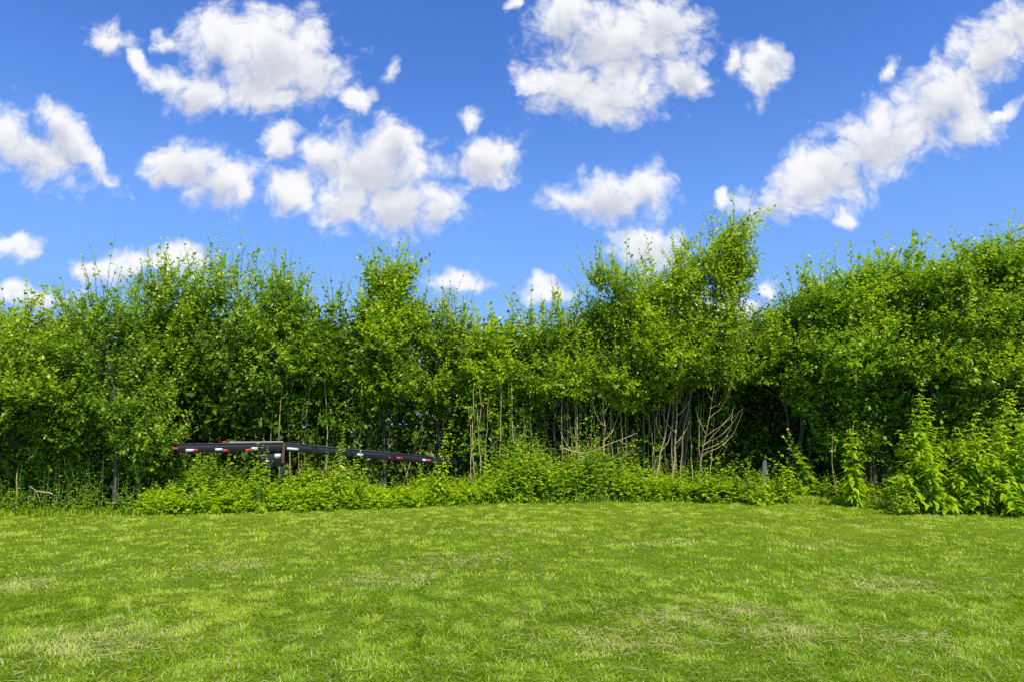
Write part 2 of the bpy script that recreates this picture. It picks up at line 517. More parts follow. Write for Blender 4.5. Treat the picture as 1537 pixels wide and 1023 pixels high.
def blades(mb, n, y0, y1, h0, w0, seg, spread, seed):
    # spread over a wedge wider than the view, denser close to it
    y = y0 + (y1 - y0) * rng.random(n)
    half = 0.95 * y + 1.2
    x = (rng.random(n) * 2 - 1) * half
    keep = (y < edge(x) + 0.5) & (rng.random(n) < half / (0.95 * y1 + 1.2))
    x, y = x[keep], y[keep]
    # clumping
    cl = n2(x, y, 7.0, seed) * 0.6 + n2(x, y, 19.0, seed + 1) * 0.4
    keep = rng.random(len(x)) < np.clip((cl - 0.22) * 2.6, 0.10, 1)
    x, y, cl = x[keep], y[keep], cl[keep]
    n = len(x)
    dry = dryness(x, y)
    tuft = n2(x, y, 1.6, seed + 5) * 0.6 + n2(x, y, 4.5, seed + 6) * 0.4
    big = n2(x, y, 0.8, 31) * 0.5 + n2(x, y, 2.4, 32) * 0.5
    isdry = rng.random(n) < dry * 0.24 + 0.05 * n2(x, y, 2.0, 61) + 0.01
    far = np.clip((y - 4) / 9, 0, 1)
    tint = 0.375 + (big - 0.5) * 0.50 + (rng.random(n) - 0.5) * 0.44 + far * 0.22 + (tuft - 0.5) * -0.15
    tint = np.clip(tint, 0, 0.78)
    tint = np.where(isdry, 0.76 + 0.24 * rng.random(n), tint)
    h = h0 * (0.35 + 1.0 * rng.random(n)) * (0.5 + 0.7 * cl) * (0.35 + 1.3 * tuft) * np.where(isdry, 1.5, 1)
    az = n2(x, y, 5.0, seed + 7) * 9.0 + rng.normal(size=n) * 1.0
    lean = np.where(isdry, 1.2 + 0.8 * rng.random(n), spread * (0.35 + 1.15 * rng.random(n)))
    d = np.stack([np.cos(az), np.sin(az), np.zeros(n)], 1)
    sd = np.stack([-np.sin(az), np.cos(az), np.zeros(n)], 1)
    sway = (rng.random(n) - 0.5) * 0.6
    w = w0 * (0.6 + 0.8 * rng.random(n)) * np.where(isdry, 0.8, 1)
    base = np.stack([x, y, gz(x, y) - 0.004], 1)
    rows = []
    for k in range(seg + 1):
        t = k / seg
        th = lean * t * 0.95
        hor = (h * t * np.sin(th))[:, None] * d + (h * t * t * sway)[:, None] * sd
        c = base + hor
        c[:, 2] += h * t * np.cos(th * 0.75) + 0.006 * np.where(isdry, 1, 0)
        c[:, 2] = np.maximum(c[:, 2], base[:, 2] + 0.002 + 0.004 * t)
        ww = (w * (1 - t ** 1.6))[:, None]
        if k < seg: rows += [c + sd * ww, c - sd * ww]
        else: rows += [c]
    nv = seg * 2 + 1
    V = np.stack(rows, 1).reshape(-1, 3)
    i = np.arange(n)[:, None] * nv
    tt = np.repeat(tint, nv)
    fs = []
    if seg > 1:
        q = np.concatenate([i + np.array([[2 * k, 2 * k + 1, 2 * k + 3, 2 * k + 2]]) for k in range(seg - 1)], 0)
        mb.add(V, q, tt)
        mb.f.append(i + np.array([[2 * seg - 2, 2 * seg - 1, 2 * seg]]) + mb.n - len(V))
    else:
        mb.add(V, i + np.array([[0, 1, 2]]), tt)

gr = MB()
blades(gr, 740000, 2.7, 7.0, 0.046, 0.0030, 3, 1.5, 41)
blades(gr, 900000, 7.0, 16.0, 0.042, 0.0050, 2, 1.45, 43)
# loose dry straw lying about the thin spots
st_ = MB()
def straw(n, cx, cy, a, b_):
    x = cx + rng.normal(size=n) * a * 0.6; y = cy + rng.normal(size=n) * b_ * 1.1
    z0 = gz(x, y) + 0.012 + 0.028 * rng.random(n)
    az = rng.random(n) * 2 * PI; L = 0.05 + 0.10 * rng.random(n); cv = rng.normal(size=n) * 1.6
    t = np.linspace(0, 1, 6)
    ang = az[:, None] + cv[:, None] * t[None]
    st = L[:, None] / 5
    X = x[:, None] + np.cumsum(np.cos(ang) * st, 1); Y = y[:, None] + np.cumsum(np.sin(ang) * st, 1)
    Z = z0[:, None] + (0.018 * np.sin(t * PI))[None] * rng.normal(size=(n, 1))
    tubes(st_, np.stack([X, Y, np.maximum(Z, gz(X, Y) + 0.006)], -1), np.full((n, 6), 0.0017) * (0.6 + 0.8 * rng.random((n, 1))), 3, tint=0.80 + 0.2 * rng.random(n))
for (cx, cy_, a, b_) in DW:
    if cy_ < 9.5: straw(int(130 * a / 0.5), cx, cy_, a, b_)
straw(900, 0, 5.6, 4.2, 1.5)
tag(st_.build('dry_grass', M_GRASS), 'loose straw coloured dry grass blades lying over the lawn', 'dry grass', kind='stuff')
tag(gr.build('grass', M_GRASS), 'mown green lawn with straw coloured dry patches across the foreground', 'grass', kind='stuff')

# ------------------------------------------------------------------ trees and shrubs
def twig_leaves(mb, wood, o, d, ln, bend, nl, Lm, tint0, alt=True, droop=0.15, seg=1, up=0.55, wr=0.27, rtw=0.006, spread=0.85, nseg=4):
    """twigs from o along d with curvature bend; nl leaves each"""
    n = len(o)
    ts = np.linspace(0, 1, nseg)
    P = o[:, None] + d[:, None] * (ln[:, None, None] * ts[None, :, None]) + bend[:, None] * (ln[:, None, None] * (ts ** 2)[None, :, None])
    if wood is not None:
        tubes(wood, P, rtw * (1.15 - ts)[None] * np.ones((n, 1)), 3)
    t = (np.arange(nl)[None] + 0.3 + 0.6 * rng.random((n, nl))) / nl
    t = np.clip(t, 0, 1)
    B = o[:, None] + d[:, None] * (ln[:, None] * t)[..., None] + bend[:, None] * (ln[:, None] * t ** 2)[..., None]
    T = unit(d[:, None] + 2 * bend[:, None] * t[..., None])
    ref = unit(rng.normal(size=(n, 1, 3)) + np.array([0, 0, 0.4]))
    A = unit(np.cross(T, np.broadcast_to(ref, T.shape))); C = np.cross(T, A)
    ph = rng.random((n, 1)) * 2 * PI + np.arange(nl)[None] * (PI if alt else 2.399) + rng.normal(size=(n, nl)) * 0.35
    side = np.cos(ph)[..., None] * A + np.sin(ph)[..., None] * C
    ld = unit(T * (0.35 + 0.45 * t[..., None]) + side * spread + rng.normal(size=B.shape) * 0.18)
    nrm = unit(np.array([0, 0, up]) + rng.normal(size=B.shape) * 0.45 + sdir * 0.25)
    L = Lm * (0.5 + 0.8 * rng.random((n, nl))) * (1.08 - 0.45 * t ** 3)
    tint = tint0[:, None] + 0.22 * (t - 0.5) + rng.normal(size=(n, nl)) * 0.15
    leaves(mb, B.reshape(-1, 3), ld.reshape(-1, 3), nrm.reshape(-1, 3), L.ravel(), (L * wr).ravel(), np.clip(tint, 0, 1).ravel(), droop=droop, seg=seg)

def curve(a, b, bow, nseg=7, wob=0.04):
    a = np.asarray(a, float); b = np.asarray(b, float)
    t = np.linspace(0, 1, nseg)[:, None]
    P = a + (b - a) * t + np.asarray(bow, float) * (t * (1 - t) * 4)
    w = rng.normal(size=P.shape) * wob * np.linalg.norm(b - a) * 0.25
    w[0] = 0; w[-1] = 0
    return P + w

def tree(name, label, cat, base, blobs, shoots, Yc, depth=1.0, leaf=0.10, dens=1.0, mat=None, tint=0.45, wr=0.29, stems=3, stemr=0.035, upw=0.75, drp=0.15, tw=(0.35, 0.8), group=None, shoot_len=1.0, thr=0.42, seed=0, bark=None, alt=True, loose=0.55, sh=24):
    mat = mat or M_LEAF
    bx = gx(base, Yc) if not isinstance(base, tuple) else gx(*base)
    by = Yc if not isinstance(base, tuple) else base[1]
    root = empty(name, (bx, by, float(gz(np.array([bx]), np.array([by]))[0]) - 0.03), label, cat, group)
    crown, branch, trunk = MB(), MB(), MB()
    trunk.sm = branch.sm = True
    bl = []
    for q in blobs:
        (px, py, rx, ry) = q[:4]
        dy = q[4] if len(q) > 4 else 0.0
        Yb = Yc + dy
        c = at(px, py, Yb)
        rxm = max(0.3, rx / 1025 * Yb - 0.16); rzm = max(0.25, ry / 1025 * Yb - 0.20)
        rd = max(0.55, min(rxm, rzm * 1.4)) * depth
        bl.append((c, np.array([rxm, rd, rzm])))
    # stems climb from the base into the lumps of the crown
    tops = []
    order = sorted(bl, key=lambda q: -q[0][2])
    SP, SR = [], []
    for k in range(stems):
        c, r_ = order[k % len(order)]
        tip = c + np.array([rng.normal() * 0.2 * r_[0], rng.normal() * 0.2 * r_[1], r_[2] * 0.45])
        a = np.array([bx, by, root.location.z]) + np.array([rng.normal() * 0.12, rng.normal() * 0.12, 0]) * (stems > 1)
        lean = np.array([(tip[0] - a[0]) * -0.12, 0, 0.1])
        P = curve(a, tip, lean, 9, 0.05)
        rad = stemr * (0.75 + 0.5 * rng.random()) * np.linspace(1, 0.18, 9)
        rad[0] *= 1.25
        SP.append(P); SR.append(rad)
    tubes(trunk, np.array(SP), np.array(SR), 7)
    spts = np.concatenate([P[3:] for P in SP])
    srad = np.concatenate([r_[3:] for r_ in SR])
    ztop = max(q[0][2] + q[1][2] for q in bl); zlow = min(q[0][2] - q[1][2] for q in bl)
    for c, r_ in bl:
        area = r_[0] * r_[2] * PI
        n = int(area * 275 * dens) + 8
        p = rng.normal(size=(n, 3)); p = unit(p)
        rr = rng.random(n) ** (1 / 2.6)
        # uneven outline: the lump swells and shrinks with direction
        sw = 0.78 + 0.42 * noise3(p * 1.7 + c * 3.1, 5 + seed)
        o = c + p * r_ * (rr * sw)[:, None]
        o = o[o[:, 2] > 0.15]
        cl = noise3(o * 1.7, 9 + seed) * 0.68 + noise3(o * 5.0, 10 + seed) * 0.32
        o = o[(cl > thr + 0.03) | (rng.random(len(o)) < 0.10)]
        hh = (o[:, 2] - zlow) / (ztop - zlow)
        o = o[rng.random(len(o)) < 1 - loose * np.clip((hh - 0.62) / 0.3, 0, 1)]
        n = len(o)
        if n == 0: continue
        out = unit((o - c) / r_)
        d = unit(out * 0.75 + np.array([0, -0.12, upw]) + rng.normal(size=(n, 3)) * 0.42)
        ln = tw[0] + (tw[1] - tw[0]) * rng.random(n)
        bend = rng.normal(size=(n, 3)) * 0.15 + np.array([0, 0, -0.10])
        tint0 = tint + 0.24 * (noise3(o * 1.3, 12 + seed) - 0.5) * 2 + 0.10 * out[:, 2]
        nl = max(5, int(0.5 * (tw[0] + tw[1]) / (leaf * 0.46)))
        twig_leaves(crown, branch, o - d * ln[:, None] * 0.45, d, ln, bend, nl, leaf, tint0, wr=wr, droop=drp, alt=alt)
        # upright leading shoots all over the top of the lump
        ns = max(4, int(r_[0] * sh))
        p = unit(rng.normal(size=(ns, 3)) * np.array([1, 0.8, 0.5]) + np.array([0, -0.15, 0.75]))
        ob = c + p * r_ * (0.55 + 0.35 * rng.random(ns))[:, None]
        dd = unit(np.array([0, 0, 1.0]) + p * np.array([0.45, 0.45, 0]) + rng.normal(size=(ns, 3)) * 0.16)
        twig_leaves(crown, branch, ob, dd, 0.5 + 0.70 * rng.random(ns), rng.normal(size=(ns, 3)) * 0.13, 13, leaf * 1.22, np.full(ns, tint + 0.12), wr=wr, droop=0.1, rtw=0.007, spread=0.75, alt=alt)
        # limbs
        m_ = max(4, int(area * 9))
        for q in o[rng.integers(0, n, m_)]:
            k = np.argmin(np.linalg.norm(spts - (q + np.array([0, 0, -0.5])), axis=1))
            P = curve(spts[k], q, (0, 0, -0.08), 5, 0.08)
            tubes(branch, P[None], (max(0.008, srad[k] * 0.55) * np.linspace(1, 0.35, 5))[None], 4)
    # long leading shoots that break the skyline
    for q in shoots:
        px, py = q[:2]
        dx = q[2] if len(q) > 2 else rng.normal() * 0.12
        slen = (q[3] if len(q) > 3 else shoot_len * (0.75 + 0.5 * rng.random()))
        tip = at(px, py, Yc + rng.normal() * 0.25)
        bend = np.array([dx * 0.9, rng.normal() * 0.08, -0.16 if abs(dx) > 0.3 else -0.02])
        d = np.array([dx * 0.5, 0.05, 1.0]); d = d / np.linalg.norm(d)
        o = tip - (d + bend) * slen
        nl = int(slen / (leaf * 0.40))
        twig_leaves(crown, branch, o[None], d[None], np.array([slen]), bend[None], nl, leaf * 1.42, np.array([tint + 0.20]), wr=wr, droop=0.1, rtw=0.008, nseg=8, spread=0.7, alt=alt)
        # side shoots below the tip
        kk = max(4, int(slen * 8))
        t = 0.05 + 0.62 * rng.random(kk)
        b0 = o + d * (slen * t)[:, None] + bend * (slen * t ** 2)[:, None]
        dd = unit(d + bend * t[:, None] + rng.normal(size=(kk, 3)) * 0.55)
        ll = slen * (0.18 + 0.30 * (1 - t)) * (0.7 + 0.6 * rng.random(kk))
        twig_leaves(crown, branch, b0, dd, ll, rng.normal(size=(kk, 3)) * 0.1, 7, leaf * 1.15, np.full(kk, tint + 0.1), wr=wr, alt=alt)
    crown.build('crown', mat, root)
    branch.build('branches', M_TWIG, root)
    trunk.build('trunk', bark or M_BARK, root)
    return root

T = 'tree'
tree('shrubby_tree', 'spreading light green shrub tree whose crown is cut by the left edge of the picture', T, -60,
     [(-40,545,105,85,-.3),(45,520,95,62,-.2),(15,600,115,60,-.6),(70,605,85,55,-.5),(20,675,100,50,.5),(-70,650,90,70),(70,700,90,40,.3),(-40,720,110,40,.8),(15,735,60,28,.3)],
     [(8,472),(30,455),(58,425,-.5,1.1),(75,432,.35),(-25,450),(100,440,-.5),(128,448,.4,1.0)], 13.7, leaf=0.091, stems=4, tint=0.5, seed=1, mat=M_WARM)
tree('small_tree', 'small tree with a bare pale curved trunk left of the black trailer', T, (180, 13.25),
     [(150,530,82,58),(175,600,92,62),(105,650,78,45),(215,655,70,48),(150,470,52,32),(125,705,60,36,.4),(228,700,48,36,.5)],
     [(150,428,-.35,1.0),(168,436,.2),(185,428,-.3,.9),(120,455,-.4),(205,450)], 13.6, leaf=0.086, stems=1, stemr=0.042, tint=0.42, seed=2, mat=M_COOL)
tree('multi_stem_tree', 'tall loose green tree whose upright shoots stand against the low cloud, left of its twin', T, 265,
     [(250,480,82,62),(262,560,92,72),(245,432,50,36),(300,440,52,40),(290,640,80,45,.6)],
     [(213,403,.1),(228,412),(250,393,0,1.2),(262,400),(312,374,.12,1.3),(298,392),(280,402),(325,385)], 15.0, leaf=0.094, stems=5, tint=0.50, seed=3, thr=0.46)
tree('multi_stem_tree', 'tall airy tree with the most upright leafy shoots, above the left end of the trailer', T, 390,
     [(395,480,82,62),(390,560,95,72),(348,440,50,42),(430,450,50,44),(375,640,80,40,.8),(450,540,60,60),(450,610,60,30,.5),(400,630,60,30,.4)],
     [(343,369,.08,1.4),(338,384),(372,400),(356,392),(424,383,.06,1.3),(440,393,.15),(466,398,.15,1.4),(468,438,0),(402,412),(388,405),(410,402)], 15.4, leaf=0.094, stems=6, tint=0.52, seed=4, mat=M_COOL, thr=0.46)
tree('young_tree', 'slim young tree with a pointed top in the dip left of the dense dark tree', T, 505,
     [(505,525,38,58),(495,590,55,52),(508,480,20,34)],
     [(480,460),(507,440,.1,.9),(495,474),(521,466),(488,485)], 16.3, leaf=0.101, stems=2, tint=0.46, seed=5, mat=M_COOL)
tree('leafy_tree', 'dense dark-hearted tree rising to a bushy top at the middle left of the hedge', T, 580,
     [(578,428,40,34,.1),(600,425,30,30),(575,490,52,54),(590,480,55,45,.3),(580,570,60,55),(560,610,36,22,.4),(575,520,40,50,-.4)],
     [(552,382,-.1,1.1),(566,392),(583,384),(597,386),(606,383,.1),(634,388,.35,1.1),(642,392,.45),(538,428,-.2),(522,448,-.3,.8),(620,405,.3),(575,390),(590,392)], 15.9, leaf=0.111, stems=3, dens=1.5, tint=0.45, wr=0.30, seed=6, thr=0.36)
tree('shrubby_tree', 'thin feathery small-leaved tree just right of the dense dark tree', T, 660,
     [(660,505,52,48),(668,575,58,52),(680,625,36,26,.4),(690,490,34,34)],
     [(640,432,.1),(654,440),(674,434,.15,1.1),(690,449,.2),(706,456,.25),(665,445),(630,445)], 16.6, leaf=0.081, stems=4, tint=0.50, seed=7, mat=M_WARM, thr=0.46)
tree('round_shrub', 'low rounded broad-leaved shrub at the lowest dip of the hedge skyline', T, 742,
     [(738,522,44,34),(750,575,58,50),(745,630,50,34,.3),(715,555,40,45),(770,545,40,40)],
     [(718,487),(732,482),(745,478),(758,484),(772,486)], 15.9, leaf=0.111, stems=3, tint=0.52, seed=8, mat=M_WARM, shoot_len=0.6, wr=0.32)
tree('multi_stem_tree', 'upright bushy tree with a level spiky top, left of the big arching tree', T, 835,
     [(815,500,48,42),(856,495,48,42),(835,565,72,55),(800,560,45,50),(790,620,34,30,.5),(860,600,40,24,.5)],
     [(784,460),(797,452,0),(817,448,.05,1.1),(838,445,0),(858,448,.1),(876,453),(828,455),(868,460)], 15.8, leaf=0.096, stems=5, tint=0.50, seed=9)
tree('arching_tree', 'largest tree of the middle, its long leafy sprays arching up to the right', T, (1000, 16.6),
     [(1000,440,74,38),(955,475,70,46),(1045,415,62,36),(1088,425,46,46),(1000,520,105,55),(928,560,78,45),(1050,555,82,42),(1105,385,30,26),(935,435,28,36),(1075,490,60,50),(902,418,24,22),(900,470,36,30,.2),(1118,400,26,24),(1100,372,26,20),(1070,395,46,28),(940,600,40,26,.4),(1010,590,50,24,.5)],
     [(1164,311,.75,1.7),(1158,318,.7,1.4),(1150,336,.6,1.3),(1146,328,.5,1.3),(1142,384,.8,1.0),(1138,408,.8,.9),(1124,350,.5,1.0),(1086,362,.45,1.1),(1042,354,.3,1.1),(1028,360,.2),(880,385,-.65,1.3),(890,392,-.5,1.0),(916,371,-.1,1.1),(906,400,-.3),(962,398,.1),(982,394,.1),(1002,398,.2),(1062,372,.35),(1110,352,.55,1.2),(1152,340,.7,1.2),(1130,356,.7,1.0),(1100,345,.45,1.0),(1142,362,.9,.9),(1050,358,.5,.8),(1128,430,.8,.8)],
     15.6, leaf=0.091, stems=6, tint=0.54, seed=10, mat=M_WARM, stemr=0.03, dens=1.1)
tree('shrubby_tree', 'bush with a sparse twiggy left shoulder in the notch right of the arching tree', T, (1195, 16.0),
     [(1203,478,46,40),(1168,528,46,36),(1200,545,72,56),(1228,450,38,32),(1125,556,44,34)],
     [(1118,488,-.5),(1128,462,-.5,.9),(1152,455,-.2),(1172,428,-.2),(1188,432),(1205,412)], 15.6, leaf=0.096, stems=4, tint=0.46, seed=11)
tree('leafy_tree', 'tall glossy tree with a domed top over the tall weed, third from the right edge', T, 1290,
     [(1262,462,74,48),(1300,430,66,36),(1255,545,78,66),(1345,430,62,48),(1330,520,88,74),(1300,600,82,48,.3),(1235,600,62,45,.4),(1270,660,60,45,.2),(1345,660,70,50,.2)],
     [(1204,404),(1222,412),(1248,408),(1266,402),(1287,394),(1304,390),(1322,378),(1340,380),(1370,348,.05,1.1),(1362,368),(1384,380)], 15.1, leaf=0.106, stems=4, dens=1.35, tint=0.50, wr=0.32, seed=12, sh=12, loose=0.2, mat=M_COOL, thr=0.36, shoot_len=0.7)
tree('leafy_tree', 'highest bright green tree, rising toward the right edge of the picture', T, 1475,
     [(1425,430,66,48),(1492,398,66,46),(1462,490,98,66),(1545,430,70,74),(1420,545,80,54),(1520,560,90,66),(1450,620,90,46,.4),(1440,680,80,46,.3),(1545,660,80,60,.2)],
     [(1402,380),(1418,384),(1440,376),(1452,370),(1470,360,.05,.8),(1482,356),(1498,352),(1512,346),(1531,340)], 14.3, leaf=0.101, stems=4, dens=1.35, tint=0.50, wr=0.31, seed=13, sh=12, loose=0.2, thr=0.36, shoot_len=0.6)
tree('leafy_tree', 'green tree at the far right, only its left edge inside the picture', T, 1640,
     [(1630,430,80,80),(1650,540,95,80),(1600,620,80,60)], [(1590,345),(1620,340)], 14.2, leaf=0.101, stems=3, dens=1.0, wr=0.31, seed=14, sh=12, loose=0.2, thr=0.36)
tree('shrubby_tree', 'green shrub tree at the far left, only leaves of its right side inside the picture', T, -170,
     [(-160,540,95,90),(-150,640,90,70)], [(-150,450),(-120,455)], 13.9, leaf=0.091, stems=3, seed=15)

# the shaded thicket behind and below the crowns: one mass nobody could count
th = MB(); thw = MB()
PRO = [(-300,520),(0,500),(200,480),(400,470),(520,500),(580,450),(700,510),(780,515),(900,490),(1000,440),(1110,500),(1180,480),(1300,440),(1450,420),(1537,400),(1900,400)]
n = 42000
px = -350 + 2250 * rng.random(n)
px[:4500] = 1060 + 190 * rng.random(4500)
px[4500:9500] = 690 + 380 * rng.random(5000)
def behind(px):
    """where the growth behind the trailer may begin"""
    return np.interp(px, [240, 275, 428, 700, 730], [0, 13.7, 14.7, 16.8, 0])
Yb = np.maximum(np.interp(px, [p for p, _ in EDGE], [y for _, y in EDGE]) + 1.5, behind(px)) + 3.0 * rng.random(n)
top = np.array([at(p, np.interp(p, [q[0] for q in PRO], [q[1] for q in PRO]), y)[2] for p, y in zip(px, Yb)])
z = 0.1 + (top - 0.1) * rng.random(n)
o = np.stack([(px - 768.5) / 1025 * Yb / cp, Yb, z], 1)
cl = noise3(o * 1.6, 70)
back = Yb - np.interp(px, [p for p, _ in EDGE], [y for _, y in EDGE])
o = o[(cl > 0.34) | (back > 3.0) | ((px > 1060) & (px < 1250) & (back > 1.9))]; n = len(o)
d = unit(rng.normal(size=(n, 3)) + np.array([0, -0.3, 0.5]))
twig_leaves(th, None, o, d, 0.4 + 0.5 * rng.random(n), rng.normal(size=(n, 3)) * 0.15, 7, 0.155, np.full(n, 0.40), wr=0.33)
tag(th.build('thicket', M_DARK), 'leafy thicket behind the hedge trees, its leaves coloured dark for the shade', 'thicket', kind='stuff')

# ------------------------------------------------------------------ weeds
def stalks(lm, sm, B, h, lean, nl, L0, wr, t0=0.12, droop=0.55, tint=0.5, pitch=0.55, rad=0.006, nseg=5, whorl=1, grow=0.5, ang=2.399):
    """upright stalks with leaves all the way up; B (N,3), h (N,), lean (N,3) sideways offset of the top"""
    n = len(B)
    ts = np.linspace(0, 1, nseg)
    upv = np.array([0, 0, 1.0])
    def pos(t):
        return B[:, None] + upv * (h[:, None] * t)[..., None] + lean[:, None] * (t ** 2)[..., None]
    P = pos(np.broadcast_to(ts, (n, nseg)))
    tubes(sm, P, np.maximum(0.0022, rad * (1.1 - 0.8 * ts))[None] * np.ones((n, 1)), 4)
    k = nl * whorl
    lev = np.repeat(np.arange(nl), whorl)
    t = t0 + (1 - t0) * (lev[None] + 0.7 * rng.random((n, k))) / nl
    ph = rng.random((n, 1)) * 6.28 + lev[None] * ang + np.tile(np.arange(whorl), nl)[None] * 2 * PI / whorl + rng.normal(size=(n, k)) * 0.3
    el = pitch + 0.45 * (t - 0.4) + rng.normal(size=(n, k)) * 0.2
    d = np.stack([np.cos(ph) * np.cos(el), np.sin(ph) * np.cos(el), np.sin(el)], -1)
    nr = unit(upv * 0.9 - d * np.sin(el)[..., None] * 0.8 + rng.normal(size=d.shape) * 0.22)
    L = L0 * (0.55 + 0.45 * np.sin(np.clip(t, 0, 1) * PI * 0.8 + 0.3)) * (0.75 + 0.5 * rng.random((n, k))) * (1 - grow * t ** 4)
    tt = np.clip(tint + 0.30 * (t - 0.6) + rng.normal(size=t.shape) * 0.13, 0, 1)
    leaves(lm, pos(t).reshape(-1, 3), d.reshape(-1, 3), nr.reshape(-1, 3), L.ravel(), (L * wr).ravel(), tt.ravel(), droop=droop, fold=0.25, seg=2)

def ground_at(px, Y):
    x = gx(px, Y)
    return np.array([x, Y, float(gz(np.array([x]), np.array([Y]))[0])])

def height_to(py, Y):
    return at(768, py, Y)[2]

# the band of leafy weeds along the foot of the hedge: one mass
TOPS = [(200,742),(240,722),(300,696),(350,702),(420,706),(500,696),(560,709),(620,708),(690,708),(718,698),(750,650),(790,626),(830,642),(880,638),(940,638),(985,668),(1010,694),(1060,690),(1130,702),(1200,700),(1270,706),(1340,700),(1800,690)]
def band(n, px0, px1, d0, d1, lm, sm, f0=0.5, f1=1.0, L0=0.170, tint=0.5, nl=11, wr=0.25):
    px = px0 + (px1 - px0) * rng.random(n)
    dep = rng.random(n)
    Yb = np.interp(px, [p for p, _ in EDGE], [y for _, y in EDGE]) + d0 + (d1 - d0) * dep
    ty = np.interp(px, [q[0] for q in TOPS], [q[1] for q in TOPS])
    h = np.array([height_to(a, b) for a, b in zip(ty, Yb)])
    x = (px - 768.5) / 1025 * Yb / cp
    cl = n2(x, Yb, 1.15, 88) * 0.65 + n2(x, Yb, 3.1, 89) * 0.35
    h = h * (f0 + (f1 - f0) * dep) * (0.80 + 0.32 * rng.random(n) + 1.65 * (cl - 0.5))
    h = np.maximum(h, 0.14)
    B = np.stack([x, Yb, gz(x, Yb) - 0.01], 1)
    lean = rng.normal(size=(n, 3)) * np.array([0.10, 0.08, 0]) + np.array([0, -0.05, 0])
    stalks(lm, sm, B, h, lean, nl, L0, wr, tint=tint, droop=0.5)

um, us = MB(), MB()
band(1150, 228, 1022, 0.05, 1.15, um, us)
band(70, 300, 1000, 0.6, 1.3, um, us, f0=1.1, f1=1.35, nl=18, L0=0.15)
band(260, 240, 1000, -0.05, 0.25, um, us, f0=0.30, f1=0.45, nl=8)
band(420, 1010, 1345, 0.30, 1.4, um, us, tint=0.42, f1=1.1)
band(320, 228, 1300, -0.05, 1.2, um, us, L0=0.21, wr=0.13, tint=0.58, nl=13)
band(150, 228, 1320, -0.32, 0.10, um, us, f0=0.15, f1=0.40, nl=6, L0=0.12)
band(110, 240, 1320, 0.1, 1.2, um, us, f0=0.9, f1=1.2, L0=0.10, wr=0.22, tint=0.78, nl=20)
wu = tag(um.build('undergrowth', M_WEED), 'bright green leafy weeds massed along the foot of the hedge and below the trailer', 'undergrowth', kind='stuff')
us.build('stems', M_STEM, wu)
# shaded weeds under the left trees and under the right trees, tint darkened to paint the shade
u2, u3 = MB(), MB()
def low(n, px0, px1, d0, d1, h0, h1, tint, L0=0.11, wr=0.22):
    px = px0 + (px1 - px0) * rng.random(n)
    Yb = np.interp(px, [p for p, _ in EDGE], [y for _, y in EDGE]) + d0 + (d1 - d0) * rng.random(n)
    x = (px - 768.5) / 1025 * Yb / cp
    B = np.stack([x, Yb, gz(x, Yb) - 0.01], 1)
    h = h0 + (h1 - h0) * rng.random(n) ** 1.4
    stalks(u2, u3, B, h, rng.normal(size=(n, 3)) * np.array([0.12, 0.1, 0]), 8, L0, wr, tint=tint)
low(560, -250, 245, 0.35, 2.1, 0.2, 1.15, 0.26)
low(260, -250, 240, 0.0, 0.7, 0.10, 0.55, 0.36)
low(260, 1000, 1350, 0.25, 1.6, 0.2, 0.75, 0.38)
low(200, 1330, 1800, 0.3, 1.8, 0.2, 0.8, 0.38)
ws = tag(u2.build('shaded_weeds', M_WEED), 'low weeds under the trees at both ends, tinted darker for the shade', 'weeds', kind='stuff')
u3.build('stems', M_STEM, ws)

# unmown grass: a fringe along the hedge and a taller bright strip
tg = MB()
def tall(n, px0, px1, d0, d1, h0, w0, tint):
    px = px0 + (px1 - px0) * rng.random(n)
    y = np.interp(px, [p for p, _ in EDGE], [q for _, q in EDGE]) + d0 + (d1 - d0) * rng.random(n)
    x = (px - 768.5) / 1025 * y / cp
    cl = n2(x, y, 2.6, 51)
    k = cl > 0.36
    x, y, cl = x[k], y[k], cl[k]; n = len(x)
    h = h0 * (0.4 + 0.9 * rng.random(n)) * (0.5 + cl)
    az = rng.random(n) * 2 * PI; ln = 0.3 + 0.8 * rng.random(n)
    d = np.stack([np.cos(az), np.sin(az), np.zeros(n)], 1); sd = np.stack([-np.sin(az), np.cos(az), np.zeros(n)], 1)
    b0 = np.stack([x, y, gz(x, y) - 0.005], 1)
    w = (w0 * (0.6 + 0.7 * rng.random(n)))[:, None]
    m_ = b0 + d * (h * 0.22 * ln)[:, None] + np.array([0, 0, 1]) * (h * 0.6)[:, None]
    t_ = b0 + d * (h * 0.75 * ln)[:, None] + np.array([0, 0, 1]) * (h * (1 - 0.3 * ln))[:, None]
    V = np.stack([b0 + sd * w, b0 - sd * w, m_ - sd * w * 0.8, m_ + sd * w * 0.8, t_], 1).reshape(-1, 3)
    i = np.arange(n)[:, None] * 5
    tg.add(V, i + np.array([[0, 1, 2, 3]]), np.repeat(np.clip(tint + rng.normal(size=n) * 0.12, 0, 0.9), 5))
    tg.f.append(i + np.array([[3, 2, 4]]) + tg.n - len(V))
tall(5200, 1150, 1345, -0.25, 0.25, 0.17, 0.005, 0.62)
tall(5000, -300, 1150, -0.15, 0.25, 0.15, 0.005, 0.46)
tall(1600, 1330, 1900, -0.12, 0.25, 0.14, 0.005, 0.48)
tag(tg.build('tall_grass', M_GRASS), 'unmown grass left standing along the foot of the hedge, brightest at the right', 'tall grass', kind='stuff')

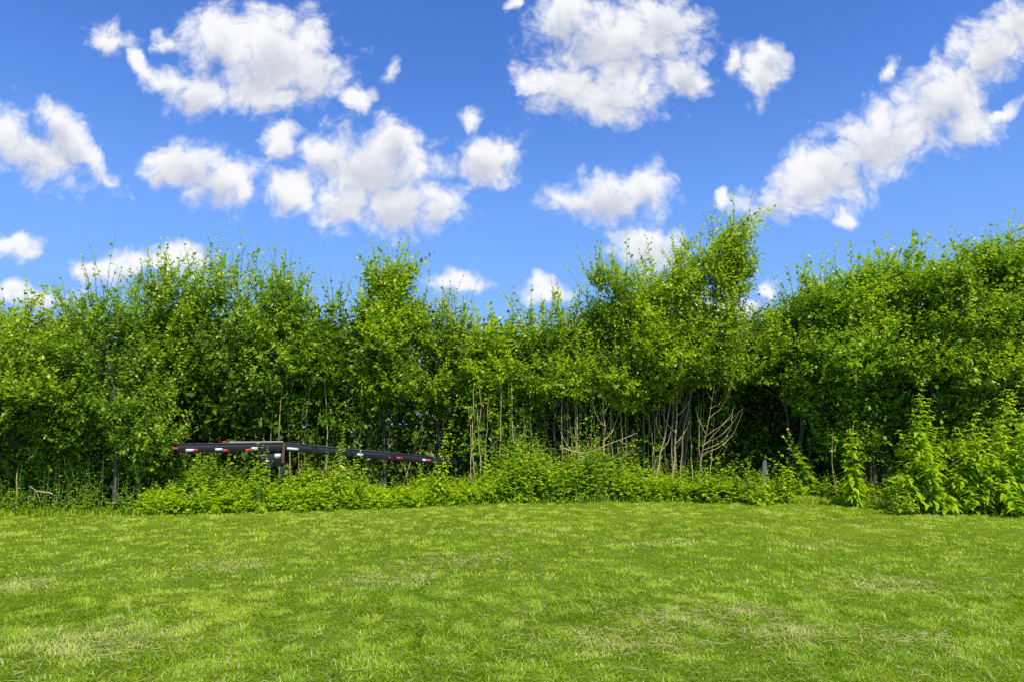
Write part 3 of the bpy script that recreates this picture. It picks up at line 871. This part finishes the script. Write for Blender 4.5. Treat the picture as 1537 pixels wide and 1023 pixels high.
def weed(name, label, cat, px, Y, tops, nl, L0, wr, spread=0.10, tint=0.55, droop=0.55, whorl=1, group=None, pitch=0.5, t0=0.12, ang=2.399, rad=0.007, extra=0, mat=None, grow=0.5):
    """one weed plant: a stalk for each (top px, top py)"""
    b = ground_at(px, Y)
    root = empty(name, b, label, cat, group)
    lm, sm = MB(), MB()
    sm.sm = True
    B, h, le = [], [], []
    tops = list(tops)
    for k in range(extra):
        q = tops[k % len(tops)]
        f = 0.45 + 0.45 * rng.random()
        tops.append((px + (q[0] - px) * f + rng.normal() * 22, 640 + (H / Y * 1025) - (640 + H / Y * 1025 - q[1]) * f))
    for (tx, ty) in tops:
        b2 = b + np.array([rng.normal() * spread, rng.normal() * spread, -0.02])
        q = at(tx, ty, Y + rng.normal() * spread)
        B.append(b2); h.append(q[2] - b2[2]); le.append([q[0] - b2[0], q[1] - b2[1], 0])
    stalks(lm, sm, np.array(B), np.array(h), np.array(le), nl, L0, wr, t0=t0, droop=droop, tint=tint, whorl=whorl, pitch=pitch, ang=ang, rad=rad, grow=grow)
    lm.build('leaves', mat or M_WEED, root)
    sm.build('stem', M_STEM, root)
    return root

weed('tall_weed', 'slim upright yellow-green weed crossing the rail at the middle of the trailer', 'weed', 513, 13.75, [(517,632),(508,662),(524,690),(500,690)], 24, 0.14, 0.20, 0.05, 0.72, whorl=2, pitch=0.35, ang=1.57)
weed('tall_weed', 'thin short weed standing just right of the weed that crosses the trailer rail', 'weed', 545, 13.8, [(541,660),(550,686),(534,695)], 14, 0.13, 0.20, 0.04, 0.6, whorl=2)
weed('tall_weed', 'bright weed with a curved ferny top over the right end of the trailer', 'weed', 662, 14.2, [(692,590),(668,645),(652,685),(680,670)], 24, 0.14, 0.20, 0.06, 0.75, whorl=2, pitch=0.4)
weed('tall_weed', 'small bright leafy sprig growing over the left beam of the trailer', 'weed', 394, 13.35, [(382,648),(396,650),(402,668),(388,688),(376,670),(410,690)], 13, 0.14, 0.25, 0.06, 0.68, t0=0.45)
weed('tall_weed', 'pale green tuft of weed under the left end of the trailer', 'weed', 298, 13.2, [(294,690),(306,694),(286,704)], 11, 0.11, 0.20, 0.06, 0.7)
weed('tall_weed', 'lone slender weed with drooping tiered leaves between the low shrubs and the big weeds', 'weed', 1276, 14.1, [(1277,640),(1268,690),(1286,700)], 15, 0.29, 0.15, 0.05, 0.60, droop=0.7, whorl=3, grow=0.25, extra=2)
weed('big_weed', 'tallest leafy weed, its pointed top rising before the domed tree', 'weed', 1385, 12.95, [(1388,562),(1378,588),(1398,596),(1372,612),(1366,640),(1408,640),(1350,690),(1425,660),(1345,715),(1400,690)], 19, 0.245, 0.155, 0.20, 0.56, droop=0.7, whorl=3, grow=0.25, extra=26, rad=0.010)
weed('big_weed', 'shorter spreading leafy weed right of the tallest one', 'weed', 1452, 13.0, [(1470,615),(1458,632),(1482,640),(1440,660),(1430,640),(1480,680),(1420,700),(1500,690)], 15, 0.245, 0.155, 0.22, 0.56, droop=0.7, whorl=3, grow=0.25, extra=26, rad=0.009)
weed('big_weed', 'big leafy weed at the right edge, second tallest of the weeds', 'weed', 1512, 12.9, [(1516,582),(1537,566),(1504,600),(1526,598),(1545,590),(1495,625),(1480,690),(1545,620),(1505,700)], 18, 0.245, 0.155, 0.22, 0.56, droop=0.7, whorl=3, grow=0.25, extra=26, rad=0.010)
weed('big_weed', 'leafy weed mostly beyond the right edge of the picture', 'weed', 1580, 12.9, [(1580,590),(1560,640),(1600,650)], 16, 0.245, 0.155, 0.22, 0.56, droop=0.7, whorl=3, grow=0.25, extra=18)
weed('low_weed', 'low dark-based clump of weed at the foot of the tallest weed', 'weed', 1350, 12.75, [(1340,722),(1354,716),(1366,728),(1335,738),(1372,738)], 9, 0.13, 0.24, 0.10, 0.58, extra=8)
weed('low_shrub', 'small round leafy shrub standing forward on the lawn edge', 'shrub', 1139, 14.55, [(1128,722),(1140,716),(1150,722),(1122,735),(1158,735),(1134,728),(1146,730)], 13, 0.13, 0.30, 0.13, 0.66, extra=12)
weed('low_weed', 'leafy weed hiding the foot of the grey board', 'weed', 1137, 15.1, [(1139,704),(1144,706),(1134,705),(1141,713),(1137,716),(1129,700),(1150,702),(1146,720),(1132,722)], 15, 0.16, 0.30, 0.05, 0.52, extra=12)
weed('low_shrub', 'pale light-catching leafy shrub just right of the grey board', 'shrub', 1175, 14.9, [(1168,690),(1180,684),(1192,700),(1160,705),(1200,712),(1172,712)], 14, 0.14, 0.30, 0.14, 0.70, extra=10)
fl = weed('flowering_weed', 'leafy weed with two small yellow-orange blooms before the dark hollow', 'weed', 1205, 15.2, [(1182,645),(1176,656),(1200,660),(1214,672),(1190,668),(1184,650),(1196,680)], 18, 0.19, 0.30, 0.08, 0.55, extra=10)
pm, _ = new_mat('orange_yellow_petal')
_nt = pm.node_tree
no_ = nd(_nt, 'ShaderNodeTexNoise'); no_.inputs['Scale'].default_value = 60
cr_ = nd(_nt, 'ShaderNodeValToRGB'); cr_.color_ramp.elements[0].color = (0.75, 0.30, 0.03, 1); cr_.color_ramp.elements[1].color = (0.85, 0.55, 0.08, 1)
b_ = nd(_nt, 'ShaderNodeBsdfPrincipled'); o_ = nd(_nt, 'ShaderNodeOutputMaterial')
_nt.links.new(no_.outputs[0], cr_.inputs[0]); _nt.links.new(cr_.outputs[0], b_.inputs['Base Color']); _nt.links.new(b_.outputs[0], o_.inputs[0])
for (px, py) in ((1182, 643), (1175, 654)):
    c = at(px, py, 15.0)
    fb = MB()
    k = 9
    a = np.arange(k) * 2 * PI / k
    d = np.stack([np.cos(a), -0.35 + 0 * a, np.sin(a)], 1)
    leaves(fb, np.repeat(c[None], k, 0), d, np.repeat(np.array([[0, -1.0, 0.4]]), k, 0), np.full(k, 0.034), np.full(k, 0.011), np.full(k, 0.5), droop=0.05)
    fb.build('flower', pm, fl)
weed('broadleaf_shrub', 'broad-leaved green shrub at the foot of the bare dead shrub', 'shrub', 1062, 14.95, [(1050,690),(1070,676),(1092,668),(1082,690),(1040,705),(1100,690),(1060,700)], 10, 0.19, 0.30, 0.18, 0.48, droop=0.5, extra=10)
weed('broadleaf_shrub', 'low leafy shrub left of the grey board', 'shrub', 1112, 15.0, [(1105,690),(1122,685),(1130,676),(1096,705),(1115,705)], 10, 0.16, 0.28, 0.15, 0.48, extra=8)

# ------------------------------------------------------------------ bare stems
SAP = 'bare pale saplings under the hedge'
def sapling(px, tx, ty, dY, fork=0, label=None, r=0.019):
    Y = float(np.interp(px, [p for p, _ in EDGE], [y for _, y in EDGE])) + dY
    Y = max(Y, float(behind(px)) + 0.1 + 0.4 * rng.random())
    b = ground_at(px, Y)
    root = empty('bare_sapling', b, label or 'thin pale bare sapling stem rising out of the weeds into the shade of the hedge', 'sapling', SAP)
    m_ = MB(); m_.sm = True
    tip = at(tx, ty, Y + 0.1)
    P = curve(b - np.array([0, 0, 0.03]), tip, (rng.normal() * 0.05, 0, 0), 10, 0.022)
    tubes(m_, P[None], (r * np.linspace(1.1, 0.35, 10))[None], 6)
    for k in range(fork):
        i = 4 + k % 4
        sd = -1 if (k % 2) else 1
        ln = 0.35 + 0.4 * rng.random()
        e = P[i] + np.array([sd * ln * (0.35 + 0.3 * rng.random()), rng.normal() * 0.1, ln])
        Q = curve(P[i], e, (sd * 0.05, 0, -0.04), 6, 0.03)
        tubes(m_, Q[None], (r * 0.55 * np.linspace(1, 0.35, 6))[None], 5)
    m_.build('stem', M_PALE, root)
    if rng.random() < 0.55:
        lf = MB()
        n_ = int(rng.integers(3, 7))
        k_ = rng.integers(4, 10, n_)
        twig_leaves(lf, None, P[k_], unit(rng.normal(size=(n_, 3)) * np.array([1, 0.8, 0.4]) + np.array([0, -0.2, 0.5])), 0.25 + 0.4 * rng.random(n_), rng.normal(size=(n_, 3)) * 0.15, 7, 0.095, np.full(n_, 0.5), wr=0.28)
        lf.build('leaves', M_LEAF, root)
    return root
for (px, tx, f) in [(832,828,1),(845,843,0),(867,865,1),(874,872,2),(877,880,1),(890,888,3),(893,896,1),(908,911,1),(922,919,0),(926,930,1),(937,938,2),(965,966,2),(970,974,3),(988,992,1),(998,995,2),(1012,1013,1),(1020,1026,0),(1035,1034,1),(1043,1044,1),(1049,1056,1),
                    (411,418,1),(427,425,0),(444,432,1),(462,468,1),(489,486,1),(498,500,0),(527,526,1),(542,546,2),(558,556,0),(561,564,1),(570,578,1),(582,580,1),(594,595,0),(635,634,2),(644,645,1),(654,662,1),(688,690,1),(708,712,1),(724,720,1),(748,752,1),(770,768,2),(790,794,1),(806,804,1)]:
    sapling(px, tx, 545 + 34 * rng.random(), 0.75 + 0.75 * rng.random(), f // 2, r=0.010 + 0.007 * rng.random())
for k in range(34):
    px = (435 + 290 * rng.random()) if k < 15 else (800 + 265 * rng.random())
    sapling(px, px + rng.normal() * 12, 575 + 70 * rng.random(), 0.45 + 0.9 * rng.random(), int(rng.integers(0, 2)), r=0.009 + 0.004 * rng.random())
sapling(904, 905, 556, 0.7, 4, 'stoutest pale bare sapling, branching at its top, under the left spray of the arching tree', 0.026)
sapling(976, 1010, 588, 0.6, 2, 'pale bare sapling leaning strongly to the right under the arching tree', 0.02)
sapling(1002, 1016, 565, 0.65, 3, 'tall pale bare sapling crossing the one that leans right', 0.023)
sapling(602, 642, 612, 0.7, 1, 'bent pale bare sapling branching to the right over the trailer rail', 0.02)
sapling(855, 866, 625, 0.7, 2, 'short forked pale bare sapling left of the stoutest one', 0.017)

def sticks(name, label, cat, Y, lines, r, m_=M_PALE, ground=None):
    b = at(lines[0][0][0], lines[0][0][1], Y)
    root = empty(name, b, label, cat)
    mb = MB(); mb.sm = True
    for k, ln in enumerate(lines):
        pts = np.array([at(q[0], q[1], Y + (q[2] if len(q) > 2 else 0)) for q in ln])
        t = np.linspace(0, len(pts) - 1, 9)
        P = np.stack([np.interp(t, np.arange(len(pts)), pts[:, j]) for j in range(3)], 1)
        P[1:-1] = (P[:-2] + 2 * P[1:-1] + P[2:]) / 4
        P += rng.normal(size=P.shape) * 0.006
        tubes(mb, P[None], ((r if k == 0 else r * 0.62) * np.linspace(1.1, 0.4, 9))[None], 6)
    mb.build('branches', m_, root)
    return root
sticks('dead_shrub', 'leafless dead shrub, its pale branches fanning out to the right before the dark hollow', 'dead shrub', 15.4,
       [[(1048,742),(1052,690),(1062,640),(1073,574)], [(1056,655),(1085,637),(1117,612,-.2)], [(1053,668),(1080,655),(1100,634)], [(1052,682),(1085,668),(1105,645),(1114,617)], [(1053,676),(1084,664),(1098,640)], [(1064,628),(1082,612),(1092,594)], [(1069,600),(1060,586)], [(1098,632),(1100,614)], [(1066,612),(1080,606),(1084,598)], [(1085,637),(1098,622),(1104,606)], [(1080,655),(1096,640),(1108,622)], [(1059,650),(1048,628),(1044,610)], [(1071,590),(1080,580)], [(1085,668),(1100,652)], [(1056,668),(1075,648),(1090,630)]], 0.0095)
sticks('fallen_branch', 'thin grey dead branch arching over the weeds under the bare saplings', 'branch', 15.0,
       [[(846,672),(866,678),(884,682),(905,668),(930,660),(956,650)], [(930,660),(942,668)], [(884,682),(872,690)]], 0.014)
sticks('fallen_branch', 'pale dead forked branch lying in the shade at the far left', 'branch', 13.0,
       [[(80,741),(54,735),(50,750)], [(54,735),(60,752)], [(54,735),(44,728)]], 0.014)
sticks('dead_sapling', 'thin upright grey dead stem at the far left under the trees', 'stem', 13.3, [[(26,757),(25,720),(28,694)]], 0.014)
sticks('leaning_pole', 'grey weathered pole leaning behind the left beam of the trailer', 'pole', 15.3, [[(340,722),(352,690),(368,640)], ], 0.05, M_BARK)
sticks('dead_sapling', 'crooked pale stem rising beside the slim tall weed right of the low shrubs', 'stem', 14.7, [[(1256,745),(1252,720),(1248,690),(1250,645)], [(1252,722),(1262,735)]], 0.010)

# grey board end standing in the weeds
bmat, nt3 = new_mat('weathered_grey_board')
n3 = nd(nt3, 'ShaderNodeTexNoise'); n3.inputs['Scale'].default_value = 30; n3.inputs['Detail'].default_value = 5
c3 = nd(nt3, 'ShaderNodeValToRGB'); c3.color_ramp.elements[0].color = (0.075, 0.08, 0.09, 1); c3.color_ramp.elements[1].color = (0.20, 0.205, 0.225, 1)
b3 = nd(nt3, 'ShaderNodeBsdfPrincipled'); b3.inputs['Roughness'].default_value = 0.8; o3 = nd(nt3, 'ShaderNodeOutputMaterial')
nt3.links.new(n3.outputs[0], c3.inputs[0]); nt3.links.new(c3.outputs[0], b3.inputs['Base Color']); nt3.links.new(b3.outputs[0], o3.inputs[0])
q = ground_at(1141, 15.5)
bd = MB()
zt = height_to(685, 15.5)
pr = [(-0.045, 0), (0.045, 0), (0.048, zt * 0.86), (0.03, zt * 0.985), (-0.012, zt), (-0.05, zt * 0.93)]
bd.add([(q[0] + a + 0.075 * c_ / zt, q[1] + y, q[2] - 0.05 + c_) for y in (-0.012, 0.012) for a, c_ in pr],
       [(i, (i + 1) % 6, (i + 1) % 6 + 6, i + 6) for i in range(6)])
bd.add([(q[0] + a + 0.075 * c_ / zt, q[1] - 0.012, q[2] - 0.05 + c_) for a, c_ in pr], [tuple(range(5, -1, -1))])
bd.add([(q[0] + a + 0.075 * c_ / zt, q[1] + 0.012, q[2] - 0.05 + c_) for a, c_ in pr], [tuple(range(6))])
tag(bd.build('grey_board', bmat), 'weathered grey board end standing upright in the weeds before the dark hollow', 'board')

# ------------------------------------------------------------------ trailer
def plain(name, c1, c2, rough=0.5, metal=0.0, scale=9):
    m, t = new_mat(name)
    n = nd(t, 'ShaderNodeTexNoise'); n.inputs['Scale'].default_value = scale; n.inputs['Detail'].default_value = 6
    c = nd(t, 'ShaderNodeValToRGB'); c.color_ramp.elements[0].position = 0.35; c.color_ramp.elements[1].position = 0.7
    c.color_ramp.elements[0].color = (*c1, 1); c.color_ramp.elements[1].color = (*c2, 1)
    b = nd(t, 'ShaderNodeBsdfPrincipled'); b.inputs['Roughness'].default_value = rough; b.inputs['Metallic'].default_value = metal
    o = nd(t, 'ShaderNodeOutputMaterial')
    t.links.new(n.outputs[0], c.inputs[0]); t.links.new(c.outputs[0], b.inputs['Base Color']); t.links.new(b.outputs[0], o.inputs[0])
    return m
M_BLACK = plain('faded_black_paint', (0.007, 0.007, 0.009), (0.018, 0.0175, 0.021), 0.6)
M_EDGE = plain('worn_dark_steel', (0.05, 0.05, 0.055), (0.13, 0.125, 0.12), 0.6)
M_WHITE = plain('white_reflector', (0.70, 0.71, 0.74), (0.85, 0.85, 0.87), 0.3)
M_RED = plain('red_reflector', (0.50, 0.025, 0.03), (0.68, 0.05, 0.05), 0.3)
M_RUST = plain('rusty_steel', (0.10, 0.04, 0.02), (0.22, 0.10, 0.05), 0.85)
M_WOOD = plain('pale_weathered_timber', (0.32, 0.27, 0.20), (0.52, 0.46, 0.36), 0.85)
M_RUBBER = plain('black_rubber', (0.014, 0.014, 0.014), (0.03, 0.03, 0.03), 0.85)
M_STEEL = plain('dull_steel', (0.30, 0.30, 0.30), (0.50, 0.50, 0.48), 0.45, 0.7)

HB, WID, TAIL, LEN = 0.155, 2.1, 1.98, 4.45
C0 = at(428, 664.5, 14.2)
_far = at(700, 690, 16.3)
e1h = _far - C0; drop = e1h[2] / np.hypot(e1h[0], e1h[1]); e1h[2] = 0; e1h /= np.linalg.norm(e1h)
e1m = unit(e1h + np.array([0, 0, drop]))
e2 = np.array([-e1h[1], e1h[0], 0.0])
up_ = np.array([0, 0, 1.0])
def tp(a, b, c):
    """a along the trailer (below 0 on its level tail), b across it, c up from the top of the rail"""
    return C0 + (e1h if a < 0 else e1m) * a + e2 * b + (up_ if a < 0 else np.cross(e1m, e2)) * c
tr = empty('flatbed_trailer', (tp(1.5, WID / 2, 0)[0], tp(1.5, WID / 2, 0)[1], 0), 'abandoned black flatbed trailer with red and white reflectors, overgrown by weeds', 'trailer')

def part(name, m, a, b, c, la, lb, lc, bev=0.0, parent=None):
    mb = MB()
    u1 = e1h if a < 0 else e1m
    # the longest axis comes first so that the chamfers run along it
    ax = sorted([(la, u1), (lb, e2), (lc, np.cross(u1, e2))], key=lambda q: -q[0])
    mb.box(tp(a, b, c), ax[0][1] * ax[0][0] / 2, ax[1][1] * ax[1][0] / 2, ax[2][1] * ax[2][0] / 2, bev)
    return mb.build(name, m, parent or tr)

tail_n = part('tail_rail', M_BLACK, -TAIL / 2 - 0.004, 0.045, -HB / 2, TAIL, 0.09, HB, 0.008)
part('tail_rail', M_BLACK, -TAIL / 2 - 0.004, WID - 0.045, -HB / 2, TAIL, 0.09, HB, 0.008)
rail_n = part('side_rail', M_BLACK, LEN / 2 + 0.004, 0.045, -HB / 2, LEN, 0.09, HB, 0.008)
part('side_rail', M_BLACK, LEN / 2 + 0.004, WID - 0.045, -HB / 2, LEN, 0.09, HB, 0.008)
part('top_flange', M_EDGE, -TAIL / 2 - 0.004, 0.037, 0.0075, TAIL, 0.10, 0.014, parent=tail_n)
part('top_flange', M_EDGE, LEN / 2 + 0.004, 0.037, 0.0075, LEN, 0.10, 0.014, parent=rail_n)
part('end_beam', M_BLACK, -TAIL + 0.06, WID / 2, -HB / 2, 0.10, WID - 0.19, HB - 0.01, 0.008)
part('end_beam', M_BLACK, LEN - 0.06, WID / 2, -HB / 2, 0.10, WID - 0.19, HB - 0.01, 0.008)
for a in (-1.2, -0.1, 0.9, 1.8, 2.7, 3.6):
    part('crossmember', M_BLACK, a, WID / 2, -HB / 2 - 0.03, 0.08, WID - 0.19, 0.09, 0.006)
part('deck_board', M_WOOD, -0.56, 0.07, 0.029, 1.04, 0.13, 0.024, 0.004)
part('corner_post', M_RUST, -0.03, -0.013, -0.19, 0.05, 0.022, 0.42, 0.004)
mb = MB()
c = tp(-0.03, 0.05, -HB)
mb.box((c[0], c[1], c[2] / 2 - 0.02), e1h * 0.028, e2 * 0.028, up_ * (c[2] / 2 + 0.019))
mb.build('leg', M_BLACK, tr)
pan = part('tail_panel', M_BLACK, -0.26, 0.06, -HB - 0.155, 0.42, 0.03, 0.30, 0.004)
part('plate', M_WHITE, -0.13, 0.041, -HB - 0.10, 0.12, 0.006, 0.09, parent=pan)
part('plate', M_STEEL, -0.33, 0.041, -HB - 0.21, 0.10, 0.006, 0.065, parent=pan)
def along_at(px):
    """distance along the near rail of the spot seen at photo column px"""
    lo, hi = -TAIL - 0.5, LEN + 0.5
    for _ in range(40):
        mid = (lo + hi) / 2
        p = tp(mid, 0, -HB / 2)
        col = 768.5 + 1025 * p[0] / (p[1] * cp + (p[2] - H) * sp)
        if col < px: lo = mid
        else: hi = mid
    return lo
for (p0, p1, m_, up) in [(279,291,M_WHITE,-.112),(291.2,297.5,M_RED,-.112),(323,334,M_WHITE,-.105),(334.2,343,M_RED,-.128),(377.5,387,M_WHITE,-.095),(368,377,M_RED,-.128),
                         (431,448,M_WHITE,-.10),(536,545,M_WHITE,-.095),(584,592,M_RED,-.10),(595,605,M_RED,-.095),(640,651,M_RED,-.085),(634,639.8,M_WHITE,-.085)]:
    a0, a1 = along_at(p0), along_at(p1)
    part('white_reflector' if m_ is M_WHITE else 'red_reflector', m_, (a0 + a1) / 2, -0.0035, up, abs(a1 - a0), 0.007, 0.05, parent=tail_n if a0 < 0 else rail_n)
part('marker_light', M_RED, -TAIL - 0.055, 0.045, -0.075, 0.09, 0.05, 0.04, 0.006)
part('marker_light', M_RED, along_at(337), 0.045, 0.034, 0.09, 0.05, 0.034, 0.006)
for a in (0.62, 1.35, 2.35, 3.35, 4.2):
    part('stake_pocket', M_BLACK, a, -0.018, -HB / 2, 0.10, 0.036, 0.13, 0.004, parent=rail_n)
mb = MB(); mb.sm = True
p0 = tp(along_at(493), -0.03, -HB + 0.02)
tubes(mb, np.stack([p0, p0 + np.array([-0.17, -0.04, -0.75])])[None], np.full((1, 2), 0.012), 6)
mb.build('support_rod', M_STEEL, tr)
mb = MB(); mb.sm = True
AX = 1.35
axz = 0.36
pa, pb = tp(AX, 0.10, 0), tp(AX, WID - 0.10, 0)
pa[2] = pb[2] = axz
tubes(mb, np.stack([pa, pb])[None], np.full((1, 2), 0.045), 8)
ax_o = mb.build('axle', M_BLACK, tr)
e2h = e2
for (b, sg) in ((0.25, -1), (WID - 0.25, 1)):
    c = tp(AX, b, 0); c[2] = axz
    prof = [(0.20, -0.10), (0.30, -0.115), (0.345, -0.09), (0.36, 0), (0.345, 0.09), (0.30, 0.115), (0.20, 0.10)]
    K = 28
    a = np.arange(K) * 2 * PI / K
    def ring(r, o): return c + e1h * (r * np.cos(a))[:, None] + np.array([0, 0, 1.0]) * (r * np.sin(a))[:, None] + e2h * o
    def lathe(prof):
        V = np.concatenate([ring(r, o) for r, o in prof])
        f = [(i * K + j, i * K + (j + 1) % K, (i + 1) * K + (j + 1) % K, (i + 1) * K + j) for i in range(len(prof) - 1) for j in range(K)]
        m_ = MB(); m_.sm = True; m_.add(V, f); return m_
    w = lathe(prof).build('wheel', M_RUBBER, tr)
    lathe([(0.01, -0.05), (0.07, -0.06), (0.075, -0.02), (0.17, -0.02), (0.198, -0.10), (0.198, 0.09), (0.10, 0.03), (0.01, 0.03)]).build('rim', M_STEEL, w)
for b in (0.5, WID - 0.5):
    mb = MB()
    c = tp(AX, b, -HB * 0.5); top = c[2]
    mb.box((c[0], c[1], (top + axz + 0.046) / 2), e1h * 0.06, e2h * 0.04, up_ * ((top - axz - 0.046) / 2))
    mb.build('spring_hanger', M_BLACK, tr)
# the tongue and its jack at the far end
for b in (0.4, WID - 0.4):
    mb = MB(); mb.sm = True
    tubes(mb, np.stack([tp(LEN - 0.02, b, -HB / 2), tp(LEN + 1.0, WID / 2 + (b - WID / 2) * 0.06, -HB / 2)])[None], np.full((1, 2), 0.04), 6)
    mb.build('tongue_bar', M_BLACK, tr)
mb = MB(); mb.sm = True
q = tp(LEN + 1.04, WID / 2, -HB / 2)
tubes(mb, np.stack([np.array([q[0], q[1], -0.01]), np.array([q[0], q[1], q[2] + 0.15])])[None], np.full((1, 2), 0.035), 8)
mb.build('jack', M_BLACK, tr)
